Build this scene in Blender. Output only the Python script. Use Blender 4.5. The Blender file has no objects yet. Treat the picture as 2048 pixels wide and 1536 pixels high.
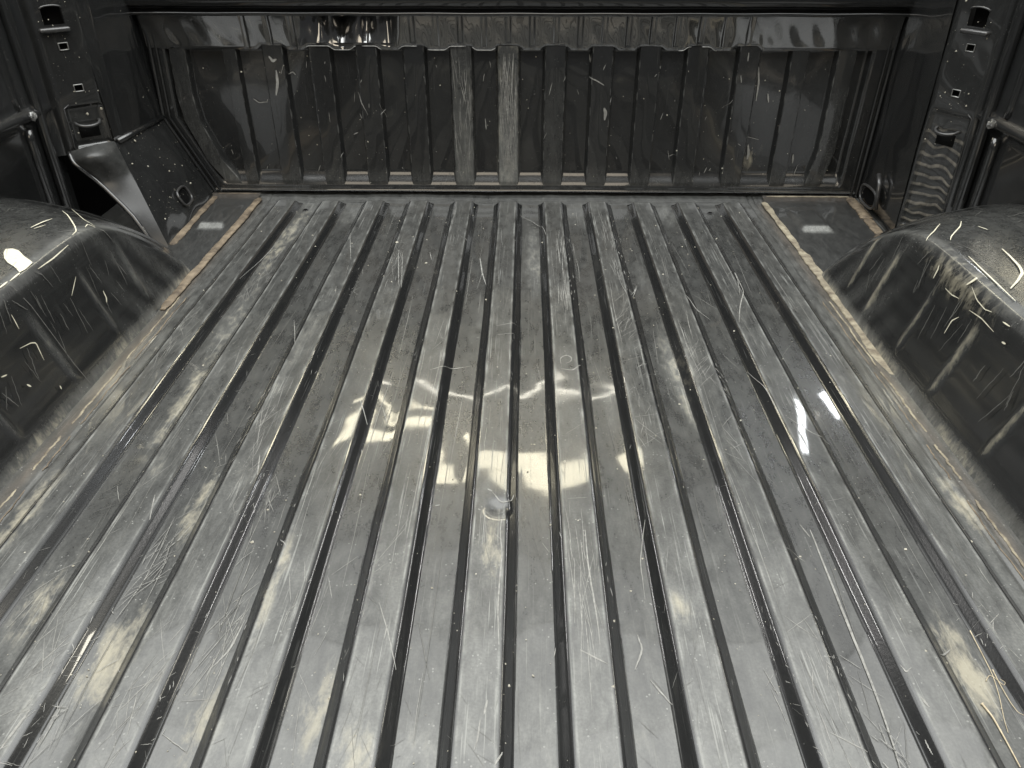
import bpy, math, random
import numpy as np
rng = np.random.default_rng(7); random.seed(7)
S = bpy.context.scene
COL = S.collection

# ---------------------------------------------------------------- camera, world, lamps, exposure
cam_d = bpy.data.cameras.new('camera'); cam = bpy.data.objects.new('camera', cam_d); COL.objects.link(cam)
cam.location = (0.04, 0.0, 0.675)
cam.rotation_euler = (math.radians(90 - 32.683), 0, math.radians(0.908))
cam_d.sensor_width = 36; cam_d.lens = 27.07; cam_d.clip_start = 0.01; cam_d.clip_end = 200
S.camera = cam
S.render.resolution_x, S.render.resolution_y = 1024, 768

W = bpy.data.worlds.new('World'); S.world = W; W.use_nodes = True
W.node_tree.nodes['Background'].inputs[0].default_value = (0.93, 0.96, 1.0, 1)
W.node_tree.nodes['Background'].inputs[1].default_value = 0.075

def lamp(name, loc, target, sx, sy, radiance, col=(1, .96, .9), roll=0.0):
    d = bpy.data.lights.new(name, 'AREA'); d.shape = 'RECTANGLE'; d.size = sx; d.size_y = sy
    d.energy = radiance * math.pi * sx * sy; d.color = col
    o = bpy.data.objects.new(name, d); COL.objects.link(o); o.location = loc
    from mathutils import Vector, Quaternion
    q = (Vector(target) - Vector(loc)).to_track_quat('-Z', 'Y')
    if roll: q = q @ Quaternion((0, 0, 1), roll)
    o.rotation_mode = 'QUATERNION'; o.rotation_quaternion = q
    return o
DOWN = lambda l: (l[0], l[1] + 1e-4, 0)
def ceil(name, loc, sx, sy, rad, col): return lamp(name, loc, DOWN(loc), sx, sy, rad, col)
CW = (.985, 1, .98)
ceil('ceiling_light_panel', (0.0, 0.95, 2.6), 4.2, 2.3, 4.6, CW)
ceil('ceiling_light_panel', (0.0, 2.40, 2.62), 4.2, .55, 2.9, CW)  # this and the next two: unseen dimmer panels added to fade the floor reflection
ceil('ceiling_light_panel', (0.0, 3.00, 2.64), 4.2, .55, 1.3, CW)
ceil('ceiling_light_panel', (0.0, 3.60, 2.66), 4.2, .55, .5, CW)
lamp('rear_tan_fill', (-0.2, -1.8, 2.3), (0, 1.2, 0), 2.4, 1.4, 2.8, (1, .88, .70))  # unseen warm light added to imitate tan clothing reflected in the header
ceil('reflected_strip', (-0.90, 4.46, 2.6), .85, .15, 24, (1, .92, .68))
ceil('reflected_strip', (-0.90, 4.72, 2.6), .85, .06, 22, (1, .92, .68))
ceil('reflected_strip', (0.05, 4.02, 2.6), 1.15, .24, 21, (1, .92, .68))
ceil('reflected_strip', (-0.15, 5.00, 2.6), 1.7, .05, 22, (1, .95, .8))  # added strip imitating the reflected cab roof and window outline
ceil('reflected_strip', (-0.15, 5.40, 2.6), 1.7, .06, 20, (1, .95, .8))  # second added strip for the same reflected outline
ceil('spot_panel', (2.10, 4.56, 2.6), .12, .34, 50, (.95, .98, 1))
ceil('spot_panel', (2.84, 3.16, 2.6), .18, .40, 30, (1, .95, .8))
ceil('side_strip', (-3.7, 5.0, 2.6), .16, 2.0, 50, (1, .98, .95))
ceil('side_strip', (3.7, 5.0, 2.6), .16, 2.0, 50, (1, .98, .95))
vs = S.view_settings
vs.view_transform = 'Standard'; vs.look = 'None'; vs.exposure = 0.12; vs.gamma = 1.0; vs.use_curve_mapping = False

# ---------------------------------------------------------------- GEOM BEGIN (pure numpy)
PITCH = .1122; RIBH = .0125
KS = list(range(-5, 6))
TILT = {k: t for k, t in zip(KS, [.004, -.007, .008, -.004, -.010, .006, .012, -.006, .008, -.008, .003])}
def sst(t):
    t = np.clip(t, 0, 1); return t * t * (3 - 2 * t)
def wallp(t, a=.20):
    t = np.clip(t, 0, 1); m = 1 / (1 - a)
    return np.where(t < a, m * t * t / (2 * a), np.where(t > 1 - a, 1 - m * (1 - t) ** 2 / (2 * a), m * (t - a / 2)))
def wave(x, y):
    return (.00022 * np.sin(y * 21 + x * 9) + .00010 * np.sin(y * 37 - x * 31 + 1.3) + .00035 * np.sin(y * 9 + x * 17 + .6)
            + .0004 * np.sin(x * 13 - y * 4))
def rib_z(k, dx, y):
    s = wallp((.0382 - np.abs(dx)) / .0186, .34)
    e = sst((1.908 - y) / .024)
    crown = 1 - .035 * (dx / .028) ** 2
    dent = -.006 * np.exp(-((dx - .012) / .012) ** 2 - ((y - .742) / .012) ** 2) if k == 0 else 0
    return s * e * (RIBH * crown + TILT[k] * dx + .022 * dx * np.sin(12 * y + k * 2.1) + dent)
def pan_z(x, y):
    a = np.abs(x)
    g = -.0028 * np.exp(-((a - .619) / .0022) ** 2) - .002 * np.exp(-((a - .633) / .0018) ** 2) * (x > 0)
    cup = .0012 * np.cos(x / PITCH * 2 * np.pi) * (a < .6)
    pk = np.floor(x / PITCH); pdx = x - (pk + .5) * PITCH; cup = cup + .030 * pdx * np.sin(12 * y + pk * 1.7) * sst((.030 - np.abs(pdx)) / .012) * (a < .6)
    front = .004 * sst((y - 1.915) / .03)
    return g + cup * .5 + wave(x, y) + front
def zf(x, y):
    x = np.asarray(x, float); y = np.asarray(y, float)
    k = np.clip(np.round(x / PITCH), -5, 5)
    z = pan_z(x, y) * 1.0
    out = z.copy()
    for kk in KS:
        m = (k == kk)
        if m.any():
            r = rib_z(kk, x - kk * PITCH, y)
            out = np.where(m, np.maximum(r + wave(x, y) * (r > .001), z), out)
    return out
def softmin(a, b, k):
    h = np.clip(.5 + .5 * (b - a) / k, 0, 1)
    return b * (1 - h) + a * h - k * h * (1 - h)
def zw(ax, y):
    """height of a wheel well above the bed floor at distance ax from the centre line"""
    h1 = np.interp(ax, [.60, .645, .655, .664, .694, .703, .716, .735, .80, .97], [-.12, -.03, 0, .035, .180, .197, .202, .204, .203, .196])
    yc = np.interp(ax, [.655, .70, .93], [1.08, 1.12, 1.24])
    yf_ = np.interp(ax, [.655, .75, .86, .97], [1.478, 1.60, 1.69, 1.74])
    t = np.clip((y - yc) / (yf_ - yc), 0, 1.3)
    t2 = np.clip((.60 - y) / .3, 0, 1.2)
    h2 = .214 * (1 - t ** 1.75) - .214 * t2 ** 2
    return softmin(h1, h2, .022)
YF = 1.957; REC = .018
def bx_left(z): return np.interp(z, [0, .199, .388, .453, .6], [-.764, -.860, -.853, -.872, -.872])
def bx_right(z): return np.interp(z, [0, .6], [.902, .912])
# ---------------------------------------------------------------- GEOM END

# ---------------------------------------------------------------- materials
def nn(nt, t, **kw):
    n = nt.nodes.new(t)
    for k, v in kw.items():
        if k.startswith('i_'): n.inputs[k[2:].replace('_', ' ')].default_value = v
        else: setattr(n, k, v)
    return n
def math_(nt, op, a, b=None, clamp=False):
    n = nt.nodes.new('ShaderNodeMath'); n.operation = op; n.use_clamp = clamp
    for i, v in enumerate((a, b)):
        if v is None: continue
        if isinstance(v, (int, float)): n.inputs[i].default_value = v
        else: nt.links.new(v, n.inputs[i])
    return n.outputs[0]
def ramp(nt, fac, lo, hi, a=0.0, b=1.0):
    n = nt.nodes.new('ShaderNodeMapRange'); n.clamp = True
    nt.links.new(fac, n.inputs[0])
    n.inputs[1].default_value = lo; n.inputs[2].default_value = hi; n.inputs[3].default_value = a; n.inputs[4].default_value = b
    return n.outputs[0]
def noise(nt, vec, scale, detail=4, rough=.55, dist=0.0):
    n = nt.nodes.new('ShaderNodeTexNoise'); n.inputs['Scale'].default_value = scale; n.inputs['Detail'].default_value = detail
    n.inputs['Roughness'].default_value = rough; n.inputs['Distortion'].default_value = dist
    nt.links.new(vec, n.inputs['Vector']); return n.outputs['Fac']
def mapping(nt, vec, scale, rot=(0, 0, 0)):
    m = nt.nodes.new('ShaderNodeMapping'); m.inputs['Scale'].default_value = scale; m.inputs['Rotation'].default_value = rot
    nt.links.new(vec, m.inputs['Vector']); return m.outputs[0]
def mixc(nt, fac, a, b):
    n = nt.nodes.new('ShaderNodeMix'); n.data_type = 'RGBA'
    if isinstance(fac, (int, float)): n.inputs[0].default_value = fac
    else: nt.links.new(fac, n.inputs[0])
    for s, v in ((n.inputs[6], a), (n.inputs[7], b)):
        if isinstance(v, tuple): s.default_value = (*v, 1)
        else: nt.links.new(v, s)
    return n.outputs[2]
def attr(nt, name):
    n = nt.nodes.new('ShaderNodeAttribute'); n.attribute_name = name; return n.outputs['Fac']

def paint(name, base=(.011, .0115, .012), dust0=0.0, dustcol=(.25, .254, .242), tancol=(.42, .385, .29), rustcol=(.17, .115, .07),
          rough=.20, coat=1.0, coat_rough=.045, streak=(430, 7, 430), streak_amt=.9, wav=.25, wav_scale=7.0, fine=.03, ior=1.5, coat_ior=1.55, ripples=0.0):
    m = bpy.data.materials.new(name); m.use_nodes = True; nt = m.node_tree
    b = nt.nodes['Principled BSDF']
    tc = nt.nodes.new('ShaderNodeTexCoord'); P = tc.outputs['Object']
    n1 = noise(nt, P, 6, 3, .6); st_ = tuple(1.35 if v > 50 else .5 for v in streak); n2 = noise(nt, mapping(nt, P, st_), 46, 5, .72, .3); n3 = noise(nt, P, 330, 1, .6)
    cloud = math_(nt, 'MULTIPLY', ramp(nt, n3, .3, .7, .84, 1.16), math_(nt, 'MULTIPLY', ramp(nt, n1, .33, .70, .80, 1.15), ramp(nt, n2, .34, .68, .58, 1.50)))
    d = math_(nt, 'MULTIPLY', math_(nt, 'ADD', attr(nt, 'dust'), dust0), cloud)
    # two families of hairline scratches
    s1 = ramp(nt, noise(nt, mapping(nt, P, streak, (0, 0, .05)), 1.0, 2, .5, .0), .63, .71)
    s2 = ramp(nt, noise(nt, mapping(nt, P, tuple(v * .8 for v in streak), (.0, .06, -.35)), 1.0, 2, .5, .0), .66, .72)
    patch = ramp(nt, noise(nt, P, 11, 3, .5), .42, .62)
    scr = math_(nt, 'MULTIPLY', math_(nt, 'MULTIPLY', math_(nt, 'MAXIMUM', s1, s2), patch), streak_amt)
    d = math_(nt, 'ADD', d, math_(nt, 'MULTIPLY', scr, math_(nt, 'ADD', attr(nt, 'dust'), dust0 + .08)), True)
    # small pale specks
    vor = nt.nodes.new('ShaderNodeTexVoronoi'); vor.inputs['Scale'].default_value = 150; nt.links.new(P, vor.inputs['Vector'])
    sp = math_(nt, 'MULTIPLY', ramp(nt, vor.outputs['Distance'], .17, .09), ramp(nt, noise(nt, P, 31, 1), .54, .60))
    sp = math_(nt, 'MULTIPLY', sp, math_(nt, 'ADD', math_(nt, 'MULTIPLY', attr(nt, 'dust'), 3.0), .06 + dust0))
    d = math_(nt, 'ADD', d, sp, True)
    c = mixc(nt, d, base, dustcol)
    ta = attr(nt, 'tan')
    tn = math_(nt, 'ADD', math_(nt, 'MULTIPLY', ta, 1.15), math_(nt, 'MULTIPLY', math_(nt, 'SUBTRACT', n2, .5), 2.6))
    tn = math_(nt, 'MULTIPLY', ramp(nt, tn, .15, .85, 0.0, .66), ramp(nt, ta, .02, .22), True)
    c = mixc(nt, tn, c, tancol)
    rs = math_(nt, 'MULTIPLY', attr(nt, 'rust'), ramp(nt, n2, .30, .62, .25, 1.2), True)
    c = mixc(nt, rs, c, rustcol)
    nt.links.new(c, b.inputs['Base Color'])
    dirt = math_(nt, 'ADD', math_(nt, 'ADD', d, tn), rs, True)
    nt.links.new(ramp(nt, dirt, 0, .3, rough, rough + .17), b.inputs['Roughness'])
    b.inputs['Specular IOR Level'].default_value = .5; b.inputs['IOR'].default_value = ior
    nt.links.new(ramp(nt, math_(nt, 'ADD', dirt, scr, True), .0, 1.0, coat, 0.0), b.inputs['Coat Weight'])
    nt.links.new(ramp(nt, math_(nt, 'ADD', d, math_(nt, 'MULTIPLY', n3, .10)), .0, .5, coat_rough * .9, coat_rough * 1.4), b.inputs['Coat Roughness'])
    b.inputs['Coat IOR'].default_value = coat_ior
    # waviness of pressed sheet + orange peel
    w = noise(nt, P, wav_scale, 2, .4)
    bp1 = nn(nt, 'ShaderNodeBump'); bp1.inputs['Strength'].default_value = wav; bp1.inputs['Distance'].default_value = .02
    nt.links.new(w, bp1.inputs['Height'])
    bp2 = nn(nt, 'ShaderNodeBump'); bp2.inputs['Strength'].default_value = fine; bp2.inputs['Distance'].default_value = .002
    nt.links.new(n3, bp2.inputs['Height']); nt.links.new(bp1.outputs[0], bp2.inputs['Normal'])
    last = bp2.outputs[0]
    if ripples:
        wv = nt.nodes.new('ShaderNodeTexWave'); wv.wave_type = 'BANDS'; wv.bands_direction = 'Z'
        wv.inputs['Scale'].default_value = 17; wv.inputs['Distortion'].default_value = 7.0; wv.inputs['Detail'].default_value = 1.2; wv.inputs['Detail Scale'].default_value = .55
        nt.links.new(mapping(nt, P, (2.2, 2.2, .9)), wv.inputs['Vector'])
        zz = nt.nodes.new('ShaderNodeSeparateXYZ'); nt.links.new(P, zz.inputs[0])
        msk = math_(nt, 'MULTIPLY', ramp(nt, zz.outputs[2], .262, .235), attr(nt, 'ripple'))
        line = math_(nt, 'MULTIPLY', ramp(nt, wv.outputs['Fac'], .70, .92), msk)
        c2 = mixc(nt, math_(nt, 'MULTIPLY', line, ramp(nt, n2, .35, .65, .25, .9)), c, (.22, .20, .165)); nt.links.new(c2, b.inputs['Base Color'])  # pale ripple lines paint a wood-like wavy reflection
        bp3 = nn(nt, 'ShaderNodeBump'); bp3.inputs['Strength'].default_value = ripples; bp3.inputs['Distance'].default_value = .004
        nt.links.new(math_(nt, 'MULTIPLY', wv.outputs['Fac'], msk), bp3.inputs['Height']); nt.links.new(last, bp3.inputs['Normal'])
        last = bp3.outputs[0]
    nt.links.new(last, b.inputs['Normal']); nt.links.new(bp1.outputs[0], b.inputs['Coat Normal'])
    return m
def plain(name, c1, c2, scale=60, rough=.6, coat=0.0, metal=0.0, bump=.2, spec=.5):
    m = bpy.data.materials.new(name); m.use_nodes = True; nt = m.node_tree; b = nt.nodes['Principled BSDF']
    P = nt.nodes.new('ShaderNodeTexCoord').outputs['Object']
    n = noise(nt, P, scale, 6, .65, .3)
    nt.links.new(mixc(nt, ramp(nt, n, .35, .65), c1, c2), b.inputs['Base Color'])
    b.inputs['Roughness'].default_value = rough; b.inputs['Coat Weight'].default_value = coat; b.inputs['Metallic'].default_value = metal
    b.inputs['Specular IOR Level'].default_value = spec
    bp = nn(nt, 'ShaderNodeBump'); bp.inputs['Strength'].default_value = bump; bp.inputs['Distance'].default_value = .002
    nt.links.new(n, bp.inputs['Height']); nt.links.new(bp.outputs[0], b.inputs['Normal'])
    return m
M_FLOOR = paint('worn_black_floor_paint', wav=.025, wav_scale=9, coat=.60, coat_rough=.036)
M_RIB = paint('scratched_black_rib_paint', streak_amt=2.0, wav=.025, wav_scale=9, coat=.60, coat_rough=.036)
M_BULK = paint('glossy_black_bulkhead_paint', streak=(200, 200, 6), streak_amt=.6, wav=.03, wav_scale=9, dust0=.0)
M_HEAD = paint('rippled_glossy_black_paint', streak_amt=.1, wav=.02, wav_scale=12, dust0=.01, rough=.10, coat_rough=.01, ior=2.1, coat_ior=2.0)
M_SIDE = paint('dusty_black_side_paint', streak=(170, 170, 8), streak_amt=.4, wav=.04, dust0=.022)
M_PANEL = paint('rippled_black_pillar_paint', streak=(170, 170, 8), streak_amt=.3, wav=.12, dust0=.03, ripples=.35)
M_WELL = paint('scuffed_black_wheel_well_paint', coat=.7, coat_rough=.10, streak=(120, 120, 9), streak_amt=.6, wav=.03, wav_scale=6)
M_PLATE = paint('dull_black_corner_plate_paint', streak_amt=.3, dust0=.07, rough=.4, coat=.5)
M_SATIN = paint('satin_grey_sheen_paint', streak_amt=.3, dust0=.0, rough=.30, coat=.15, coat_rough=.2, wav=.03)
M_SEAL = plain('tan_seam_sealer', (.27, .215, .15), (.075, .058, .042), 34, .7, bump=.6)
M_SEALP = plain('pale_dusty_seam_sealer', (.38, .34, .25), (.14, .115, .085), 45, .75, bump=.7)
M_SCR = plain('bare_scratch', (.36, .357, .335), (.18, .178, .168), 140, .55, bump=0)
M_SCR2 = plain('faint_scratch', (.17, .168, .155), (.085, .085, .08), 140, .5, bump=0)
M_CRUMB = plain('pale_grit', (.62, .60, .52), (.34, .31, .24), 200, .8)
M_CREAM = plain('cream_scuff', (.80, .77, .62), (.62, .58, .45), 90, .5, bump=.1)
M_STEEL = plain('dull_coated_steel', (.030, .030, .031), (.06, .06, .06), 120, .28, coat=.6)
M_BARE = plain('worn_bare_steel', (.42, .42, .41), (.25, .25, .245), 90, .38, metal=.7, bump=.1)
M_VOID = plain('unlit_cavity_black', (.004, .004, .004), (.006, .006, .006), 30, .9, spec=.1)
M_STRAW = plain('dry_straw', (.66, .58, .42), (.48, .40, .27), 150, .7)

# ---------------------------------------------------------------- mesh helpers
def link(name, me, mat, parent=None):
    o = bpy.data.objects.new(name, me); COL.objects.link(o); o.parent = parent
    me.materials.append(mat); return o
def build(name, V, F, mat, parent=None, attrs=None, smooth=True):
    V = np.asarray(V, np.float32); F = np.asarray(F, np.int32); me = bpy.data.meshes.new(name)
    me.vertices.add(len(V)); me.vertices.foreach_set('co', V.ravel())
    n = F.shape[1]; me.loops.add(F.size); me.loops.foreach_set('vertex_index', F.ravel())
    me.polygons.add(len(F)); me.polygons.foreach_set('loop_start', np.arange(len(F), dtype=np.int32) * n)
    me.polygons.foreach_set('use_smooth', np.full(len(F), smooth)); me.update(calc_edges=True)
    for k, v in (attrs or {}).items():
        a = me.attributes.new(k, 'FLOAT', 'POINT'); a.data.foreach_set('value', np.ascontiguousarray(v, np.float32).ravel())
    return link(name, me, mat, parent)
def gridf(nu, nv, skip=None, flip=False):
    i, j = np.meshgrid(np.arange(nu - 1), np.arange(nv - 1), indexing='ij')
    a = i * nv + j; q = np.stack([a, a + nv, a + nv + 1, a + 1], -1)
    if skip is not None: q = q[~skip]
    q = q.reshape(-1, 4)
    return q[:, ::-1] if flip else q
def grid(name, P, mat, parent=None, attrs=None, skip=None, flip=False, smooth=True):
    return build(name, P.reshape(-1, 3), gridf(P.shape[0], P.shape[1], skip, flip), mat, parent, attrs, smooth)
def tube(name, pts, r, mat, parent=None, n=8, closed=False, squash=1.0, up=(0, 0, 1)):
    pts = np.asarray(pts, float); N = len(pts); r = np.broadcast_to(np.asarray(r, float), (N,))
    T = np.gradient(pts, axis=0) if not closed else (np.roll(pts, -1, 0) - np.roll(pts, 1, 0))
    T /= np.linalg.norm(T, axis=1)[:, None] + 1e-12
    U = np.asarray(up, float) - (T @ np.asarray(up, float))[:, None] * T
    bad = np.linalg.norm(U, axis=1) < .05
    U[bad] = np.array([1, 0, 0]) - T[bad, :1] * T[bad]
    U /= np.linalg.norm(U, axis=1)[:, None]; R = np.cross(T, U)
    a = np.linspace(0, 2 * np.pi, n, endpoint=False)
    V = pts[:, None] + r[:, None, None] * (np.cos(a)[None, :, None] * R[:, None] + squash * np.sin(a)[None, :, None] * U[:, None])
    F = []
    for i in range(N if closed else N - 1):
        i2 = (i + 1) % N
        for j in range(n):
            j2 = (j + 1) % n; F.append((i * n + j, i * n + j2, i2 * n + j2, i2 * n + j))
    V = V.reshape(-1, 3)
    if not closed:
        V = np.vstack([V, pts[0], pts[-1]])
        for j in range(n):
            j2 = (j + 1) % n; F.append((N * n, j2, j, j)); F.append((N * n + 1, (N - 1) * n + j, (N - 1) * n + j2, (N - 1) * n + j2))
        quads = [f for f in F if len(set(f)) == 4]; tris = [tuple(dict.fromkeys(f)) for f in F if len(set(f)) == 3]
        me = bpy.data.meshes.new(name); me.from_pydata([tuple(v) for v in V], [], quads + tris)
        for p in me.polygons: p.use_smooth = True
        return link(name, me, mat, parent)
    return build(name, V, F, mat, parent)
def ribbons(name, lines, mat, parent, normals=None):
    """flat narrow strips: lines = list of (pts(n,3), half width(n))"""
    V, F = [], []
    o = 0
    for li, (p, w) in enumerate(lines):
        p = np.asarray(p, float); n = len(p); T = np.gradient(p, axis=0); T /= np.linalg.norm(T, axis=1)[:, None] + 1e-12
        N = np.array((0, 0, 1.)) if normals is None else np.asarray(normals[li] if isinstance(normals, list) else normals, float)
        B = np.cross(T, N); B /= np.linalg.norm(B, axis=-1, keepdims=True) + 1e-12
        w = np.broadcast_to(w, (n,))[:, None]
        V.append(np.stack([p - B * w, p + B * w], 1).reshape(-1, 3))
        i = np.arange(n - 1) * 2 + o
        F.append(np.stack([i, i + 1, i + 3, i + 2], -1)); o += 2 * n
    ob = build(name, np.vstack(V), np.vstack(F), mat, parent, smooth=True); ob['kind'] = 'stuff'; return ob
def crumbs(name, P, size, mat, parent=None, N=(0, 0, 1)):
    """small irregular pyramids of grit sitting on points P"""
    N = np.broadcast_to(np.asarray(N, float), P.shape); n = len(P)
    A = np.cross(N, rng.normal(size=(n, 3))); A /= np.linalg.norm(A, axis=1)[:, None]; B = np.cross(N, A)
    s = size[:, None]; r = lambda: rng.uniform(.5, 1.3, (n, 1))
    V = np.stack([P + A * s * r(), P + B * s * r(), P - A * s * r(), P - B * s * r(), P + N * s * .7 * r()], 1)
    b = np.arange(n)[:, None] * 5
    F = np.concatenate([b + np.array([[0, 1, 4]]), b + np.array([[1, 2, 4]]), b + np.array([[2, 3, 4]]), b + np.array([[3, 0, 4]])])
    o = build(name, V.reshape(-1, 3), F, mat, parent, smooth=False); o['kind'] = 'stuff'; return o
def boxm(name, c, size, mat, parent=None, R=np.eye(3), bev=.0):
    import bmesh
    bm = bmesh.new(); bmesh.ops.create_cube(bm, size=1)
    for v in bm.verts: v.co.x *= size[0]; v.co.y *= size[1]; v.co.z *= size[2]
    if bev: bmesh.ops.bevel(bm, geom=bm.edges[:], offset=bev, segments=3, affect='EDGES', profile=.5)
    for v in bm.verts: v.co = tuple(R @ np.array(v.co) + np.asarray(c))
    me = bpy.data.meshes.new(name); bm.to_mesh(me); bm.free()
    for p in me.polygons: p.use_smooth = bool(bev)
    return link(name, me, mat, parent)

# ---------------------------------------------------------------- wear maps with some painted sheen and shade (world coordinates on the sheet metal)
#   x, y, half width, half length, dust, tan
BLOBS = [(-0.382, 0.5257, 0.0237, 0.0605, 0.3, 0.8), (-0.2636, 0.4459, 0.0193, 0.0467, 0.2, 0.5), (-0.5026, 0.5918, 0.0169, 0.0547, 0.2, 0.45), (-0.5927, 0.7264, 0.0167, 0.0817, 0.1, 0.85), (-0.3788, 0.7534, 0.0143, 0.0624, 0.2, 0.5), (-0.4644, 0.8089, 0.0173, 0.045, 0.2, 0.2), (-0.4888, 1.0261, 0.0144, 0.0918, 0.2, 0.5), (-0.5099, 1.6251, 0.0181, 0.1919, 0.25, 0.35), (-0.4967, 1.2648, 0.0233, 0.1372, 0.25, 0.2), (-0.155, 0.4584, 0.0171, 0.0472, 0.3, 0.55), (-0.1092, 0.4048, 0.0209, 0.0317, 0.3, 0.4), (-0.2431, 0.5846, 0.0102, 0.0647, 0.25, 0.4), (-0.2405, 0.637, 0.0089, 0.0491, 0.2, 0.35), (0.0062, 0.6652, 0.0158, 0.0472, 0.2, 0.5), (0.3001, 1.1319, 0.0205, 0.0976, 0.45, 0.3), (0.3032, 1.0072, 0.0142, 0.0623, 0.35, 0.3), (0.0648, 1.4983, 0.019, 0.1006, 0.3, 0.15), (0.0606, 1.6637, 0.0172, 0.0902, 0.2, 0.1), (0.2122, 0.5809, 0.0156, 0.0248, 0.2, 0.3), (0.4986, 0.5333, 0.0157, 0.0452, 0.2, 0.8), (0.5014, 0.4914, 0.013, 0.032, 0.2, 0.5), (0.6153, 0.7691, 0.0143, 0.0615, 0.2, 0.5), (-0.0571, 0.4186, 0.028, 0.0281, 0.3, 0.15), (0.0643, 0.4305, 0.0283, 0.0334, 0.2, 0.08), (0.144, 0.4295, 0.0283, 0.0357, 0.2, 0.1), (-0.4207, 0.4613, 0.0297, 0.0472, 0.3, 0.15), (-0.3074, 0.4744, 0.02, 0.0381, 0.25, 0.1), (-0.3354, 0.7895, 0.0204, 0.0536, 0.15, 0.08), (-0.3492, 1.4133, 0.0308, 0.1336, 0.1, 0.05), (0.2567, 0.4317, 0.0236, 0.039, 0.15, 0.05), (-0.4914, 1.782, 0.0267, 0.1176, 0.25, 0.15), (0.3886, 1.8302, 0.037, 0.0716, 0.2, 0.05), (-0.3886, 1.8179, 0.037, 0.0719, 0.2, 0), (0.1788, 1.8261, 0.037, 0.0708, 0.2, 0), (0.2503, 0.6491, 0.0178, 0.0748, 0.12, 0.05), (-0.0399, 1.2721, 0.0186, 0.1172, 0.08, 0), (-0.4336, 0.5973, 0.02, 0.0402, 0.18, 0.08), (0.3874, 0.5508, 0.0139, 0.0484, -0.14, 0), (0.3846, 0.5131, 0.0113, 0.0248, -0.1, 0), (-0.1664, 0.4865, 0.0071, 0.0211, -0.2, -0.4), (-0.6467, 1.1172, 0.0137, 0.0823, -0.12, 0), (-0.3861, 0.5722, 0.0077, 0.031, -0.15, -0.2), (0.0004, 1.5459, 0.0176, 0.0686, -0.08, 0), (-0.3288, 1.463, 0.0211, 0.0635, -0.09, 0), (-0.2088, 1.4188, 0.0185, 0.059, -0.08, 0), (0.2681, 0.4764, 0.0059, 0.0259, -0.1, 0), (-0.2671, 0.4847, 0.004, 0.0211, -0.1, -0.3), (-0.3114, 0.7529, 0.0131, 0.0335, -0.05, 0), (-0.0366, 0.5638, 0.0164, 0.0569, 0.06, 0.03), (0.1163, 0.5054, 0.0129, 0.0441, 0.05, 0.02), (-0.0948, 0.5212, 0.0132, 0.0556, 0.06, 0.03), (0.3059, 0.7687, 0.0131, 0.0816, 0.05, 0), (0.3379, 0.6308, 0.0146, 0.0687, 0.07, 0.03), (-0.3496, 1.0396, 0.0147, 0.0882, 0.12, 0.1), (-0.3408, 1.2065, 0.0146, 0.0924, 0.12, 0.08), (-0.4897, 0.9169, 0.0119, 0.0794, 0.15, 0.2), (0.5775, 1.2969, 0.0143, 0.1182, 0.06, 0.02), (0.1651, 0.7918, 0.0134, 0.053, 0.07, 0.02), (0.1742, 1.0078, 0.011, 0.0584, 0.2, 0.1), (0.2905, 1.4523, 0.0123, 0.1175, 0.1, 0.03), (-0.1208, 1.2475, 0.0131, 0.1134, 0.06, 0.02), (-0.1772, 0.8738, 0.0115, 0.0705, 0.08, 0.04)]
def wear(X, Y):
    d = np.zeros_like(X); t = np.zeros_like(X)
    for x, y, rx, ry, dd, tt in BLOBS:
        g = np.exp(-(((X - x) / rx) ** 2 + ((Y - y) / ry) ** 2) ** 1.2); d += dd * g; t += tt * g
    return d, t
def floor_attr(X, Y, base, wall=None):
    d, t = wear(X, Y); d = np.maximum(d, -.16); t = t * .8
    d = d + base + .10 * sst((Y - 1.80) / .12) * (np.abs(X) < .60) + .16 * sst((.80 - Y) / .42)  # near floor paled to paint its bright sheen, over some tailgate wear
    r = .22 * np.exp(-((np.abs(X) - .640) / .010) ** 2) * sst((1.95 - Y) / .1)
    if wall is not None: f = 1 - sst((wall - .0165) / .006) * (1 - .5 * sst((wall - .034) / .004)); d = d * (.05 + .95 * f); t = t * (.3 + .7 * f); d = d + (.34 + .3 * np.sin(Y * 31 + X * 50) * np.sin(Y * 83 + X * 9)) * np.exp(-((wall - .0186) / .0013) ** 2)  # clean walls kept dark to paint their shade; pale shoulders paint wear and glints
    return dict(dust=d, tan=t, rust=r)

# ================================================================ the truck bed
bed = bpy.data.objects.new('truck_bed', None); COL.objects.link(bed); bed.location = (0, 1.0, -.02)
bed['label'] = 'scratched black ribbed cargo bed of a pickup truck with wheel wells and bulkhead'
bed['category'] = 'truck bed'
PARENTED = []

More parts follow.
